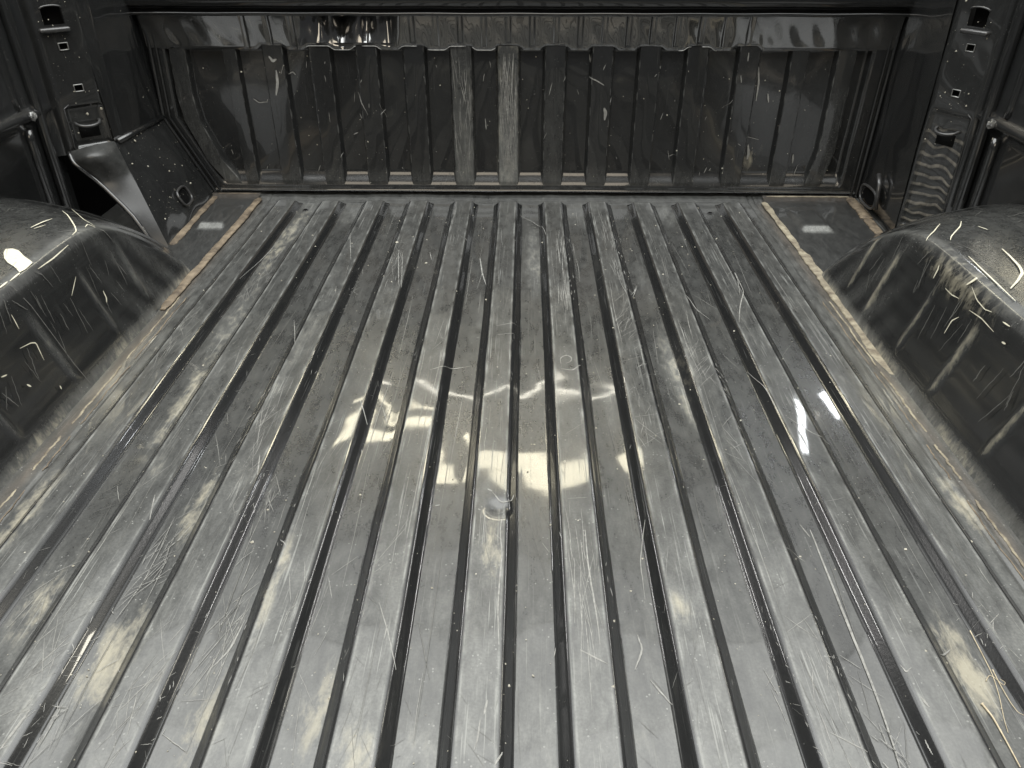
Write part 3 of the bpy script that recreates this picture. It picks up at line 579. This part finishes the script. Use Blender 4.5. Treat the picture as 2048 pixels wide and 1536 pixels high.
# ---------------------------------------------------------------- wear on the metal: scratches
def drape(pts, n=14, lift=.0005, wob=.00012):
    p = np.asarray(pts, float); L = np.concatenate([[0], np.cumsum(np.linalg.norm(np.diff(p, axis=0), axis=1))]); s = np.linspace(0, L[-1], n)
    q = np.stack([np.interp(s, L, p[:, i]) for i in range(2)], -1)
    if len(p) > 2:
        for _ in range(2): q[1:-1] = .25 * q[:-2] + .5 * q[1:-1] + .25 * q[2:]
    q[1:-1] += rng.normal(size=(n - 2, 2)) * wob
    return np.stack([q[:, 0], q[:, 1], zf(q[:, 0], q[:, 1]) + lift], -1)
def taper(n, w): return w * (.25 + .75 * np.sin(np.linspace(0.15, np.pi - .15, n))) 
MARKS = [(0.0009, [(0.0309, 1.8146), (0.0578, 1.784), (0.0846, 1.733), (0.0913, 1.6654)]), (0.0014, [(-0.0546, 1.562), (-0.0464, 1.4839), (-0.0353, 1.4219)]), (0.0006, [(-0.3562, 1.6572), (-0.3265, 1.5151)]), (0.0008, [(-0.2334, 1.5728), (-0.2085, 1.3952)]), (0.0006, [(-0.2209, 1.5452), (-0.2013, 1.3862)]), (0.0007, [(-0.0074, 1.2259), (0.0304, 1.2398)]), (0.0006, [(-0.0063, 1.1927), (0.0263, 1.1987)]), (0.0009, [(0.1041, 1.0961), (0.1031, 1.1153), (0.1136, 1.1249), (0.1234, 1.1183), (0.1209, 1.1022), (0.1124, 1.0975)]), (0.001, [(0.1035, 1.0805), (0.1221, 1.0755), (0.1373, 1.0953)]), (0.001, [(0.4833, 1.49), (0.4733, 1.3752), (0.4513, 1.3159), (0.4331, 1.2453)]), (0.0007, [(0.4614, 1.359), (0.4833, 1.49), (0.4575, 1.4516)]), (0.0009, [(0.0193, 0.7403), (0.0129, 0.6992), (0.0187, 0.6653), (0.0163, 0.6258), (0.015, 0.5751), (0.018, 0.529)]), (0.0009, [(0.1187, 0.7019), (0.1184, 0.6429), (0.1209, 0.5974), (0.1232, 0.5625), (0.1233, 0.5299)]), (0.0006, [(-0.1162, 0.5832), (-0.1013, 0.5465), (-0.0858, 0.4998)]), (0.0006, [(-0.1022, 0.5531), (-0.1029, 0.5334)]), (0.0009, [(0.1022, 0.524), (0.129, 0.5065)]), (0.0008, [(0.0026, 0.4426), (0.0013, 0.422), (-0.0013, 0.4121)]), (0.0011, [(0.0088, 0.4642), (0.0061, 0.448)]), (0.001, [(0.0184, 0.3982), (0.0248, 0.4118)]), (0.0014, [(-0.0935, 0.393), (-0.0938, 0.4161)]), (0.0014, [(-0.4356, 0.4052), (-0.4331, 0.4254), (-0.4305, 0.4464)]), (0.0008, [(0.3922, 0.728), (0.3979, 0.7057)]), (0.0007, [(0.4364, 0.947), (0.4635, 0.9034), (0.4852, 0.8957)]), (0.0007, [(0.3302, 0.4343), (0.3586, 0.4158)]), (0.0014, [(0.4019, 0.7189), (0.3996, 0.636), (0.3974, 0.5641), (0.3959, 0.4955), (0.3905, 0.4257), (0.388, 0.4081)]), (0.0005, [(0.1963, 0.7275), (0.1827, 0.6643), (0.1807, 0.6026)]), (0.001, [(0.1663, 0.5538), (0.1693, 0.5344), (0.1584, 0.5095)]), (0.0009, [(0.1722, 0.4978), (0.1901, 0.4685)]), (0.0011, [(-0.1113, 1.0719), (-0.0769, 1.096), (-0.0482, 1.1054)]), (0.0006, [(-0.3543, 1.1533), (-0.3867, 1.2666)]), (0.0009, [(0.2539, 1.3612), (0.2722, 1.4282), (0.2514, 1.3669)]), (0.0006, [(0.355, 1.3591), (0.3891, 1.2789)]), (0.0008, [(0.4137, 1.0924), (0.4251, 1.0314), (0.4273, 0.9541)]), (0.0008, [(-0.5359, 1.4236), (-0.5179, 1.6545)]), (0.0007, [(-0.2103, 0.9833), (-0.191, 0.9328)]), (0.0006, [(-0.1763, 0.9814), (-0.1615, 0.9352)]), (0.0008, [(-0.3247, 0.8442), (-0.3153, 0.8007)]), (0.001, [(0.0023, 0.7695), (0.0146, 0.7511), (0.0267, 0.7562), (0.0304, 0.7743)]), (0.0013, [(-0.0045, 0.7764), (0.0023, 0.7715)]), (0.001, [(-0.0722, 0.7563), (-0.0659, 0.7583)]), (0.0008, [(0.4266, 0.5111), (0.4287, 0.5018), (0.4361, 0.5076)]), (0.0012, [(0.4316, 0.4734), (0.4346, 0.4625)]), (0.001, [(0.474, 0.5254), (0.4937, 0.5396)]), (0.001, [(0.4198, 0.4328), (0.4201, 0.4178)]), (0.0009, [(-0.2552, 0.6864), (-0.2416, 0.6678)]), (0.0008, [(-0.4369, 0.7583), (-0.4253, 0.7133)]), (0.0008, [(-0.1666, 1.5878), (-0.159, 1.5469)]), (0.001, [(-0.2785, 0.5026), (-0.2658, 0.5272), (-0.2622, 0.5669)]), (0.0008, [(-0.2795, 0.4907), (-0.2765, 0.5274)])]
bright, faint = [], []
for w, pts in MARKS: bright.append((drape(pts, 16), taper(16, w)))
# hairlines: clusters, mostly lengthwise, on rib tops and pans
def cluster(cx, cy, sx, sy, n, ang, dang, lmin, lmax, w, out):
    for _ in range(n):
        x = cx + rng.normal() * sx; y = cy + rng.normal() * sy; a = ang + rng.normal() * dang; l = rng.uniform(lmin, lmax) * .5
        dx, dy = math.sin(a) * l, math.cos(a) * l
        if abs(x) > .62 or y < .25 or y > 1.88: continue
        bend = rng.normal() * .02 * l
        half = PITCH / 2; fc = round(x / half) * half                      # stay on this rib top or pan
        if dx: f = min(1.0, max(.15, (.0185 - abs(x - fc)) / abs(dx))); dx *= f; dy *= f; bend *= f
        out.append((drape([(x - dx, y - dy), (x + bend * math.cos(a), y - bend * math.sin(a)), (x + dx, y + dy)], 10), taper(10, w * rng.uniform(.30, .80))))
for c in [(0.1308, 1.5759, 0.01, 0.055, 34, 0.0, 0.05, 0.03, 0.12, 0.0006), (0.1288, 1.3654, 0.008, 0.05, 30, 0.0, 0.06, 0.03, 0.1, 0.0007), (0.2437, 1.6375, 0.01, 0.05, 24, -0.02, 0.08, 0.03, 0.1, 0.0005), (0.2393, 1.4619, 0.01, 0.05, 24, -0.05, 0.08, 0.03, 0.1, 0.0005), (0.2317, 1.2536, 0.014, 0.04, 26, 0.5, 0.15, 0.03, 0.09, 0.0004), (0.2412, 1.1115, 0.012, 0.04, 26, 0.8, 0.15, 0.03, 0.08, 0.0004), (0.2211, 0.9242, 0.014, 0.03, 24, 0.3, 0.5, 0.02, 0.06, 0.0004), (0.329, 1.1121, 0.012, 0.04, 24, 0.5, 0.3, 0.02, 0.07, 0.0004), (-0.5723, 1.2005, 0.012, 0.05, 30, 0.1, 0.2, 0.02, 0.1, 0.0004), (-0.5011, 1.4398, 0.014, 0.06, 40, 0.1, 0.3, 0.02, 0.1, 0.0004), (-0.3454, 0.9153, 0.012, 0.05, 40, 0.2, 0.3, 0.02, 0.1, 0.0004), (-0.307, 0.7577, 0.014, 0.04, 40, 0.1, 0.3, 0.02, 0.08, 0.00045), (-0.3923, 0.6718, 0.014, 0.05, 36, 0.3, 0.35, 0.02, 0.09, 0.0005), (-0.4279, 0.4978, 0.016, 0.04, 40, 0.3, 0.5, 0.02, 0.08, 0.0006), (-0.424, 0.4326, 0.016, 0.04, 30, 0.5, 0.5, 0.02, 0.09, 0.0007), (-0.3241, 0.4584, 0.016, 0.03, 30, 0.2, 0.5, 0.02, 0.06, 0.0006), (-0.2777, 0.5468, 0.014, 0.04, 36, 0.2, 0.3, 0.02, 0.08, 0.0005), (0.1125, 0.6046, 0.014, 0.06, 26, -0.05, 0.15, 0.03, 0.1, 0.0005), (0.3521, 0.8889, 0.012, 0.04, 24, -0.3, 0.4, 0.02, 0.08, 0.0004), (0.3654, 1.0446, 0.012, 0.04, 20, -0.4, 0.3, 0.02, 0.08, 0.0004), (0.3549, 0.5092, 0.012, 0.04, 20, 0.2, 0.5, 0.02, 0.06, 0.0005), (-0.2333, 1.5187, 0.012, 0.05, 24, 0, 0.2, 0.02, 0.07, 0.0004), (-0.311, 1.4224, 0.012, 0.05, 24, 0.1, 0.3, 0.02, 0.08, 0.0004), (0.5356, 0.5663, 0.014, 0.03, 22, 0.1, 0.6, 0.01, 0.05, 0.0006), (0.3803, 0.4355, 0.02, 0.03, 22, -0.3, 0.4, 0.02, 0.05, 0.0006), (0.3177, 0.5027, 0.016, 0.04, 22, -0.2, 0.5, 0.01, 0.05, 0.0005), (-0.197, 0.5753, 0.014, 0.05, 24, 0.1, 0.4, 0.02, 0.06, 0.0005)]: cluster(*c, bright)
for _ in range(210):
    k = rng.integers(-5, 6); top = rng.random() < .75
    cx = k * PITCH + (rng.uniform(-.02, .02) if top else PITCH / 2 + rng.uniform(-.018, .018))
    cy = rng.uniform(.38, 1.85)
    cluster(cx, cy, .012, .03, rng.integers(2, 7), rng.choice([0.0, .25, -.25, .9, -.7]), .16, .02, .11, .00030, faint)
for _ in range(45):
    cluster(rng.uniform(-.58, .58), rng.uniform(.4, 1.7), .02, .02, 1, rng.uniform(-1.5, 1.5), .2, .02, .12, .00045, bright)
for _ in range(28):
    cluster(rng.uniform(-.58, -.12), rng.uniform(.4, 1.2), .02, .05, 3, rng.choice([.15, .5, -.2]), .2, .03, .10, .00040, bright)
for _ in range(230):                                     # long drag marks, nearly lengthwise
    k = rng.integers(-5, 6); top = rng.random() < .7; cx = k * PITCH + (0 if top else PITCH / 2)
    x = cx + rng.uniform(-.0165, .0165); y = rng.uniform(.4, 1.75); l = rng.uniform(.05, .28); x2 = np.clip(x + rng.normal() * .006, cx - .017, cx + .017)
    if abs(x) < .6: (faint if rng.random() < .75 else bright).append((drape([(x, y), ((x + x2) / 2 + rng.normal() * .001, y + l / 2), (x2, min(y + l, 1.88))], 12), taper(12, rng.uniform(.00018, .00042))))
ribbons('bright_scratches', bright, M_SCR, floor)
ribbons('hairline_scratches', faint, M_SCR2, floor)
# bulkhead scratches (upright lines on the scuffed ribs, stray chips elsewhere)
bl = []
def bline(p, w):
    p = np.asarray(p, float); n = 10; s = np.linspace(0, 1, n); t = np.linspace(0, 1, len(p))
    x = np.interp(s, t, p[:, 0]) + rng.normal(size=n) * .00015; z = np.interp(s, t, p[:, 1])
    k = np.clip(np.round(x / PITCH), -5, 5); sd = sst((.0345 * .92 - np.abs(x - k * PITCH)) / .0095)
    y = YF + REC * (1 - sd) + bulk_wave(x, z) - .0034
    bl.append((np.stack([x, y, z], -1), taper(n, w)))
for _ in range(150):
    k = rng.choice([-1, 0, 0, 0]); x = k * PITCH + rng.uniform(-.019, .019); z = rng.uniform(.05, .30); l = rng.uniform(.02, .09); a = rng.normal() * .12
    bline([(x, z), (np.clip(x + a * l, k * PITCH - .021, k * PITCH + .021), min(z + l, .35))], .0004)
for w, pts in [(0.0032, [(-0.5701, 0.3421), (-0.5624, 0.3309), (-0.5533, 0.3354)]), (0.0035, [(-0.5574, 0.3107), (-0.5585, 0.2821), (-0.567, 0.2531)]), (0.0012, [(-0.5326, 0.2994), (-0.5234, 0.304), (-0.5172, 0.2972)]), (0.0012, [(-0.6306, 0.2411), (-0.6175, 0.2317), (-0.5948, 0.2341)]), (0.0018, [(-0.6691, 0.1749), (-0.6764, 0.1502), (-0.6774, 0.1315)]), (0.0012, [(-0.6632, 0.1663), (-0.666, 0.1378)]), (0.004, [(0.2344, 0.2265), (0.2389, 0.2146), (0.2376, 0.1967)]), (0.0015, [(0.1952, 0.2959), (0.2111, 0.2903), (0.231, 0.2789)]), (0.0022, [(0.5989, 0.3197), (0.606, 0.2858), (0.6067, 0.2396)]), (0.0014, [(0.5897, 0.3252), (0.5966, 0.2915)]), (0.002, [(0.6326, 0.2572), (0.6376, 0.2362)]), (0.0014, [(0.5662, 0.3528), (0.5669, 0.3341)]), (0.0012, [(0.5554, 0.3027), (0.5593, 0.2857)]), (0.001, [(0.5035, 0.0605), (0.509, 0.076)]), (0.003, [(0.6047, 0.1346), (0.6097, 0.1121), (0.6085, 0.0969)]), (0.0025, [(0.7231, 0.1101), (0.7251, 0.0873)]), (0.0008, [(-0.0583, 0.3008), (-0.0611, 0.2837)]), (0.0012, [(-0.0579, 0.1955), (-0.0559, 0.1688)]), (0.001, [(0.5153, 0.067), (0.5195, 0.0735)]), (0.001, [(0.3597, 0.1705), (0.3636, 0.1693)]), (0.0012, [(-0.3916, 0.1551), (-0.3797, 0.1601)]), (0.0008, [(0.1055, 0.2842), (0.099, 0.2553)]), (0.002, [(0.8063, 0.1029), (0.8134, 0.0877), (0.8151, 0.0685)]), (0.0022, [(-0.7614, 0.1374), (-0.7527, 0.1185), (-0.748, 0.0982)]), (0.001, [(-0.7885, 0.1866), (-0.7754, 0.1891)]), (0.0026, [(-0.7285, 0.0674), (-0.7213, 0.0517), (-0.7184, 0.0465)])]: bline(pts, w)
for _ in range(70):
    x = rng.uniform(-.72, .78); z = rng.uniform(.04, .34); l = rng.exponential(.010) + .003; a = rng.normal() * .5
    bline([(x, z), (x + math.sin(a) * l, z + math.cos(a) * l)], rng.uniform(.0004, .0009))
ribbons('paint_chips', bl, M_SCR, bulk, (0, -1, 0))
# wheel well scratches
for sgn in (-1, 1):
    wl = []; nl_ = []
    for _ in range(80):
        face = rng.random() < .35
        if face: x0 = rng.uniform(.668, .69); y0 = rng.uniform(.8, 1.36); dx, dy = rng.uniform(.004, .014), rng.normal() * .012
        else: x0 = rng.uniform(.72, .90); y0 = rng.uniform(.85, 1.45); a = rng.uniform(0, 3.1); l = rng.exponential(.022) + .006; dx, dy = math.cos(a) * l, math.sin(a) * l
        s = np.linspace(0, 1, 9); px = x0 + dx * s; py = y0 + dy * s + rng.normal(size=9) * .0005
        pz = zw(px, py); h = 1e-3
        nrm = np.array([-(zw(px[4:5] + h, py[4:5]) - pz[4:5])[0] / h, -(zw(px[4:5], py[4:5] + h) - pz[4:5])[0] / h, 1.0]); nrm /= np.linalg.norm(nrm)
        p = np.stack([px, py, pz], -1) + nrm * .0016; p[:, 0] *= sgn; nrm[0] *= sgn
        wl.append((p, taper(9, rng.uniform(.0003, .0008)))); nl_.append(nrm)
    ribbons('scuff_lines', wl, M_SCR2 if sgn < 0 else M_SCR2, wells[sgn], nl_)
    wl, nl_ = [], []
    for w, pts in ({-1: [(0.0016, [(-0.7787, 1.2036), (-0.7767, 1.2345), (-0.7735, 1.2592)]), (0.001, [(-0.771, 1.1988), (-0.7633, 1.221)]), (0.0011, [(-0.8067, 1.347), (-0.7757, 1.3084), (-0.7188, 1.2275), (-0.7061, 1.2066), (-0.7031, 1.1875)]), (0.001, [(-0.699, 1.067), (-0.6984, 1.1108), (-0.6993, 1.1602)]), (0.0008, [(-0.8344, 1.4212), (-0.745, 1.2987), (-0.7051, 1.2596)]), (0.0012, [(-0.7034, 1.0068), (-0.7041, 1.0279), (-0.704, 1.0345)]), (0.0014, [(-0.7044, 0.9837), (-0.7049, 1.0035)]), (0.0016, [(-0.6774, 1.1787), (-0.6748, 1.1771), (-0.6735, 1.1719)]), (0.0008, [(-0.6834, 1.1008), (-0.6872, 1.1336)]), (0.0009, [(-0.682, 0.9444), (-0.681, 0.969), (-0.68, 0.9777), (-0.677, 0.9751), (-0.6744, 0.9731)]), (0.001, [(-0.6795, 0.8861), (-0.6789, 0.8972)]), (0.0014, [(-0.6728, 0.9182), (-0.6714, 0.9232)]), (0.0012, [(-0.6651, 0.9731), (-0.6639, 0.9722)]), (0.0009, [(-0.707, 1.2353), (-0.7146, 1.2578), (-0.7002, 1.2524)]), (0.0008, [(-0.691, 0.9655), (-0.689, 0.9649), (-0.6864, 0.9634)])], 1: [(0.0012, [(0.7213, 1.1088), (0.7182, 1.0577), (0.7156, 1.0093), (0.7135, 0.9582)]), (0.0022, [(0.7869, 1.1377), (0.7838, 1.1067), (0.7782, 1.0708), (0.7703, 1.0477), (0.7468, 1.0174), (0.725, 0.9943)]), (0.001, [(0.7911, 1.2751), (0.7733, 1.2429), (0.7337, 1.1913), (0.7244, 1.1746)]), (0.001, [(0.6998, 1.1988), (0.723, 1.2258), (0.7548, 1.2716)]), (0.0016, [(0.6895, 1.1239), (0.6927, 1.1247), (0.694, 1.1273)]), (0.0022, [(0.6961, 1.0457), (0.7014, 1.0408), (0.7045, 1.0394)]), (0.0008, [(0.6974, 1.0337), (0.6938, 1.0081), (0.6933, 0.9812), (0.6941, 0.9659)]), (0.0008, [(0.6899, 1.084), (0.6898, 1.0631), (0.6905, 1.0427)]), (0.0008, [(0.6901, 1.0094), (0.6908, 0.9771), (0.6904, 0.9414)]), (0.001, [(0.6795, 1.0319), (0.6841, 1.0316), (0.6864, 1.0218)]), (0.0014, [(0.6899, 0.9177), (0.6902, 0.9091)]), (0.0012, [(0.8003, 1.2395), (0.8072, 1.2208)]), (0.001, [(0.6941, 0.9367), (0.6948, 0.9207)])]})[sgn]:
        p = np.asarray(pts, float); s = np.linspace(0, 1, 14); t = np.linspace(0, 1, len(p))
        px = np.interp(s, t, np.abs(p[:, 0])); py = np.interp(s, t, p[:, 1]); pz = zw(px, py); h = 1e-3
        nrm = np.array([-(zw(px[7:8] + h, py[7:8]) - pz[7:8])[0] / h, -(zw(px[7:8], py[7:8] + h) - pz[7:8])[0] / h, 1.0]); nrm /= np.linalg.norm(nrm)
        q_ = np.stack([px, py, pz], -1) + nrm * .0022; q_[:, 0] *= sgn; nrm[0] *= sgn
        wl.append((q_, taper(14, w))); nl_.append(nrm)
    ribbons('gouges', wl, M_CREAM, wells[sgn], nl_)

# grit scattered over the sheet metal
n = 1000; x = rng.uniform(-.6, .6, n); y = .36 + 1.5 * rng.random(n) ** 1.2
P = np.stack([x, y, zf(x, y)], -1); crumbs('floor_grit', P, rng.exponential(.0005, n) + .0004, M_CRUMB, floor)
n = 260; x = rng.uniform(-.84, .88, n); z = rng.uniform(.03, .34, n)
P = np.stack([x, YF - .0005 + REC * (np.abs(((x / PITCH + .5) % 1) - .5) > .29), z], -1); crumbs('bulkhead_specks', P, rng.exponential(.0005, n) + .0004, M_CRUMB, bulk, (0, -1, 0))
n = 120; s, t = rng.random(n), rng.random(n)
P = np.stack([at_l(.003, .2)[0] + (rng.random(n) * .0 + .001), 1.70 + .25 * s, .22 + .3 * t], -1); P[:, 0] = -.860 - .012 * t + .0015
crumbs('panel_specks', P, rng.exponential(.0005, n) + .0004, M_CRUMB, lp, (1, 0, 0))
A, B, Cc, D = (np.array(v) for v in ((-.764, 1.962, 0), (-.860, 1.962, .199), (-.856, 1.692, .208), (-.752, 1.600, 0)))
s = rng.random(90)[:, None]; t = rng.random(90)[:, None]
P = A * (1 - s) * (1 - t) + B * s * (1 - t) + Cc * s * t + D * (1 - s) * t + nl * .003
crumbs('panel_specks', P, rng.exponential(.0006, 90) + .0004, M_CRUMB, lp, nl)
for at_, ob in ((at_l, pl_), (at_r, pr_)):
    P = np.array([at_(rng.uniform(.0, .08), rng.uniform(.22, .5), .0008) for _ in range(40)])
    crumbs('panel_specks', P, rng.exponential(.0006, 40) + .0004, M_CRUMB, ob, (0, -1, 0))

# cream scuff patch on the left wheel well top
poly = np.array([(-0.7632, 1.0988), (-0.7679, 1.1124), (-0.758, 1.1144), (-0.7439, 1.1063), (-0.7233, 1.0854), (-0.7117, 1.0771), (-0.7049, 1.0719), (-0.7033, 1.0494), (-0.7051, 1.0364), (-0.7175, 1.0476), (-0.735, 1.0605), (-0.7499, 1.0772)]); c = poly.mean(0)
ring = [c + (poly - c) * f for f in (0.02, .5, 1.0)]
P = np.stack([on_well(-1, np.vstack([r, r[:1]]), .0016) for r in ring], 0)
grid('cream_scuff', P, M_CREAM, wells[-1])

# keep the children in place under the bed's own origin
for o in bed.children: o.matrix_parent_inverse = bed.matrix_basis.inverted()

# ---------------------------------------------------------------- loose things lying in the bed
def stalk(name, label, pts, r, mat=M_STRAW, group=None):
    p = np.asarray(pts, float); s = np.linspace(0, 1, len(p)); n = 26; q = np.stack([np.interp(np.linspace(0, 1, n), s, p[:, i]) for i in range(2)], -1)
    for _ in range(3): q[1:-1] = .25 * q[:-2] + .5 * q[1:-1] + .25 * q[2:]
    z = zf(q[:, 0], q[:, 1])
    for _ in range(4): z[1:-1] = np.maximum(z[1:-1], .5 * (z[:-2] + z[2:]))
    P = np.stack([q[:, 0], q[:, 1], z + r * .9], -1); rad = r * (1 - .45 * np.linspace(0, 1, n)); rad[0] *= 1.5
    o = tube(name, P, rad, mat, None, 7); o['label'] = label; o['category'] = 'straw'
    if group: o['group'] = group
    return o
stalk('straw_stalk', 'pale dry straw stalk lying on the outermost rib of the floor', [(0.4951, 0.4755), (0.4984, 0.4609), (0.4983, 0.4374), (0.4976, 0.4099)], 0.0011, M_STRAW, 'dry fibres on the floor')
stalk('root_fibre', 'long thin root fibre running down from the tan dirt patch', [(0.5261, 0.5641), (0.5246, 0.5335), (0.5229, 0.5093), (0.5175, 0.486), (0.5082, 0.4584), (0.5049, 0.4447)], 0.0005, M_STRAW, 'dry fibres on the floor')
stalk('root_fibre', 'thin root fibre bent towards the floor seam', [(0.5255, 0.5149), (0.5243, 0.4974), (0.524, 0.4776), (0.5252, 0.4664), (0.5281, 0.4619)], 0.0005, M_STRAW, 'dry fibres on the floor')
stalk('root_fibre', 'small looped root fibre beside the two longer fibres', [(0.5127, 0.502), (0.5193, 0.5092), (0.5236, 0.5057), (0.5268, 0.4953), (0.5292, 0.498), (0.5269, 0.5034)], 0.0004, M_STRAW, 'dry fibres on the floor')
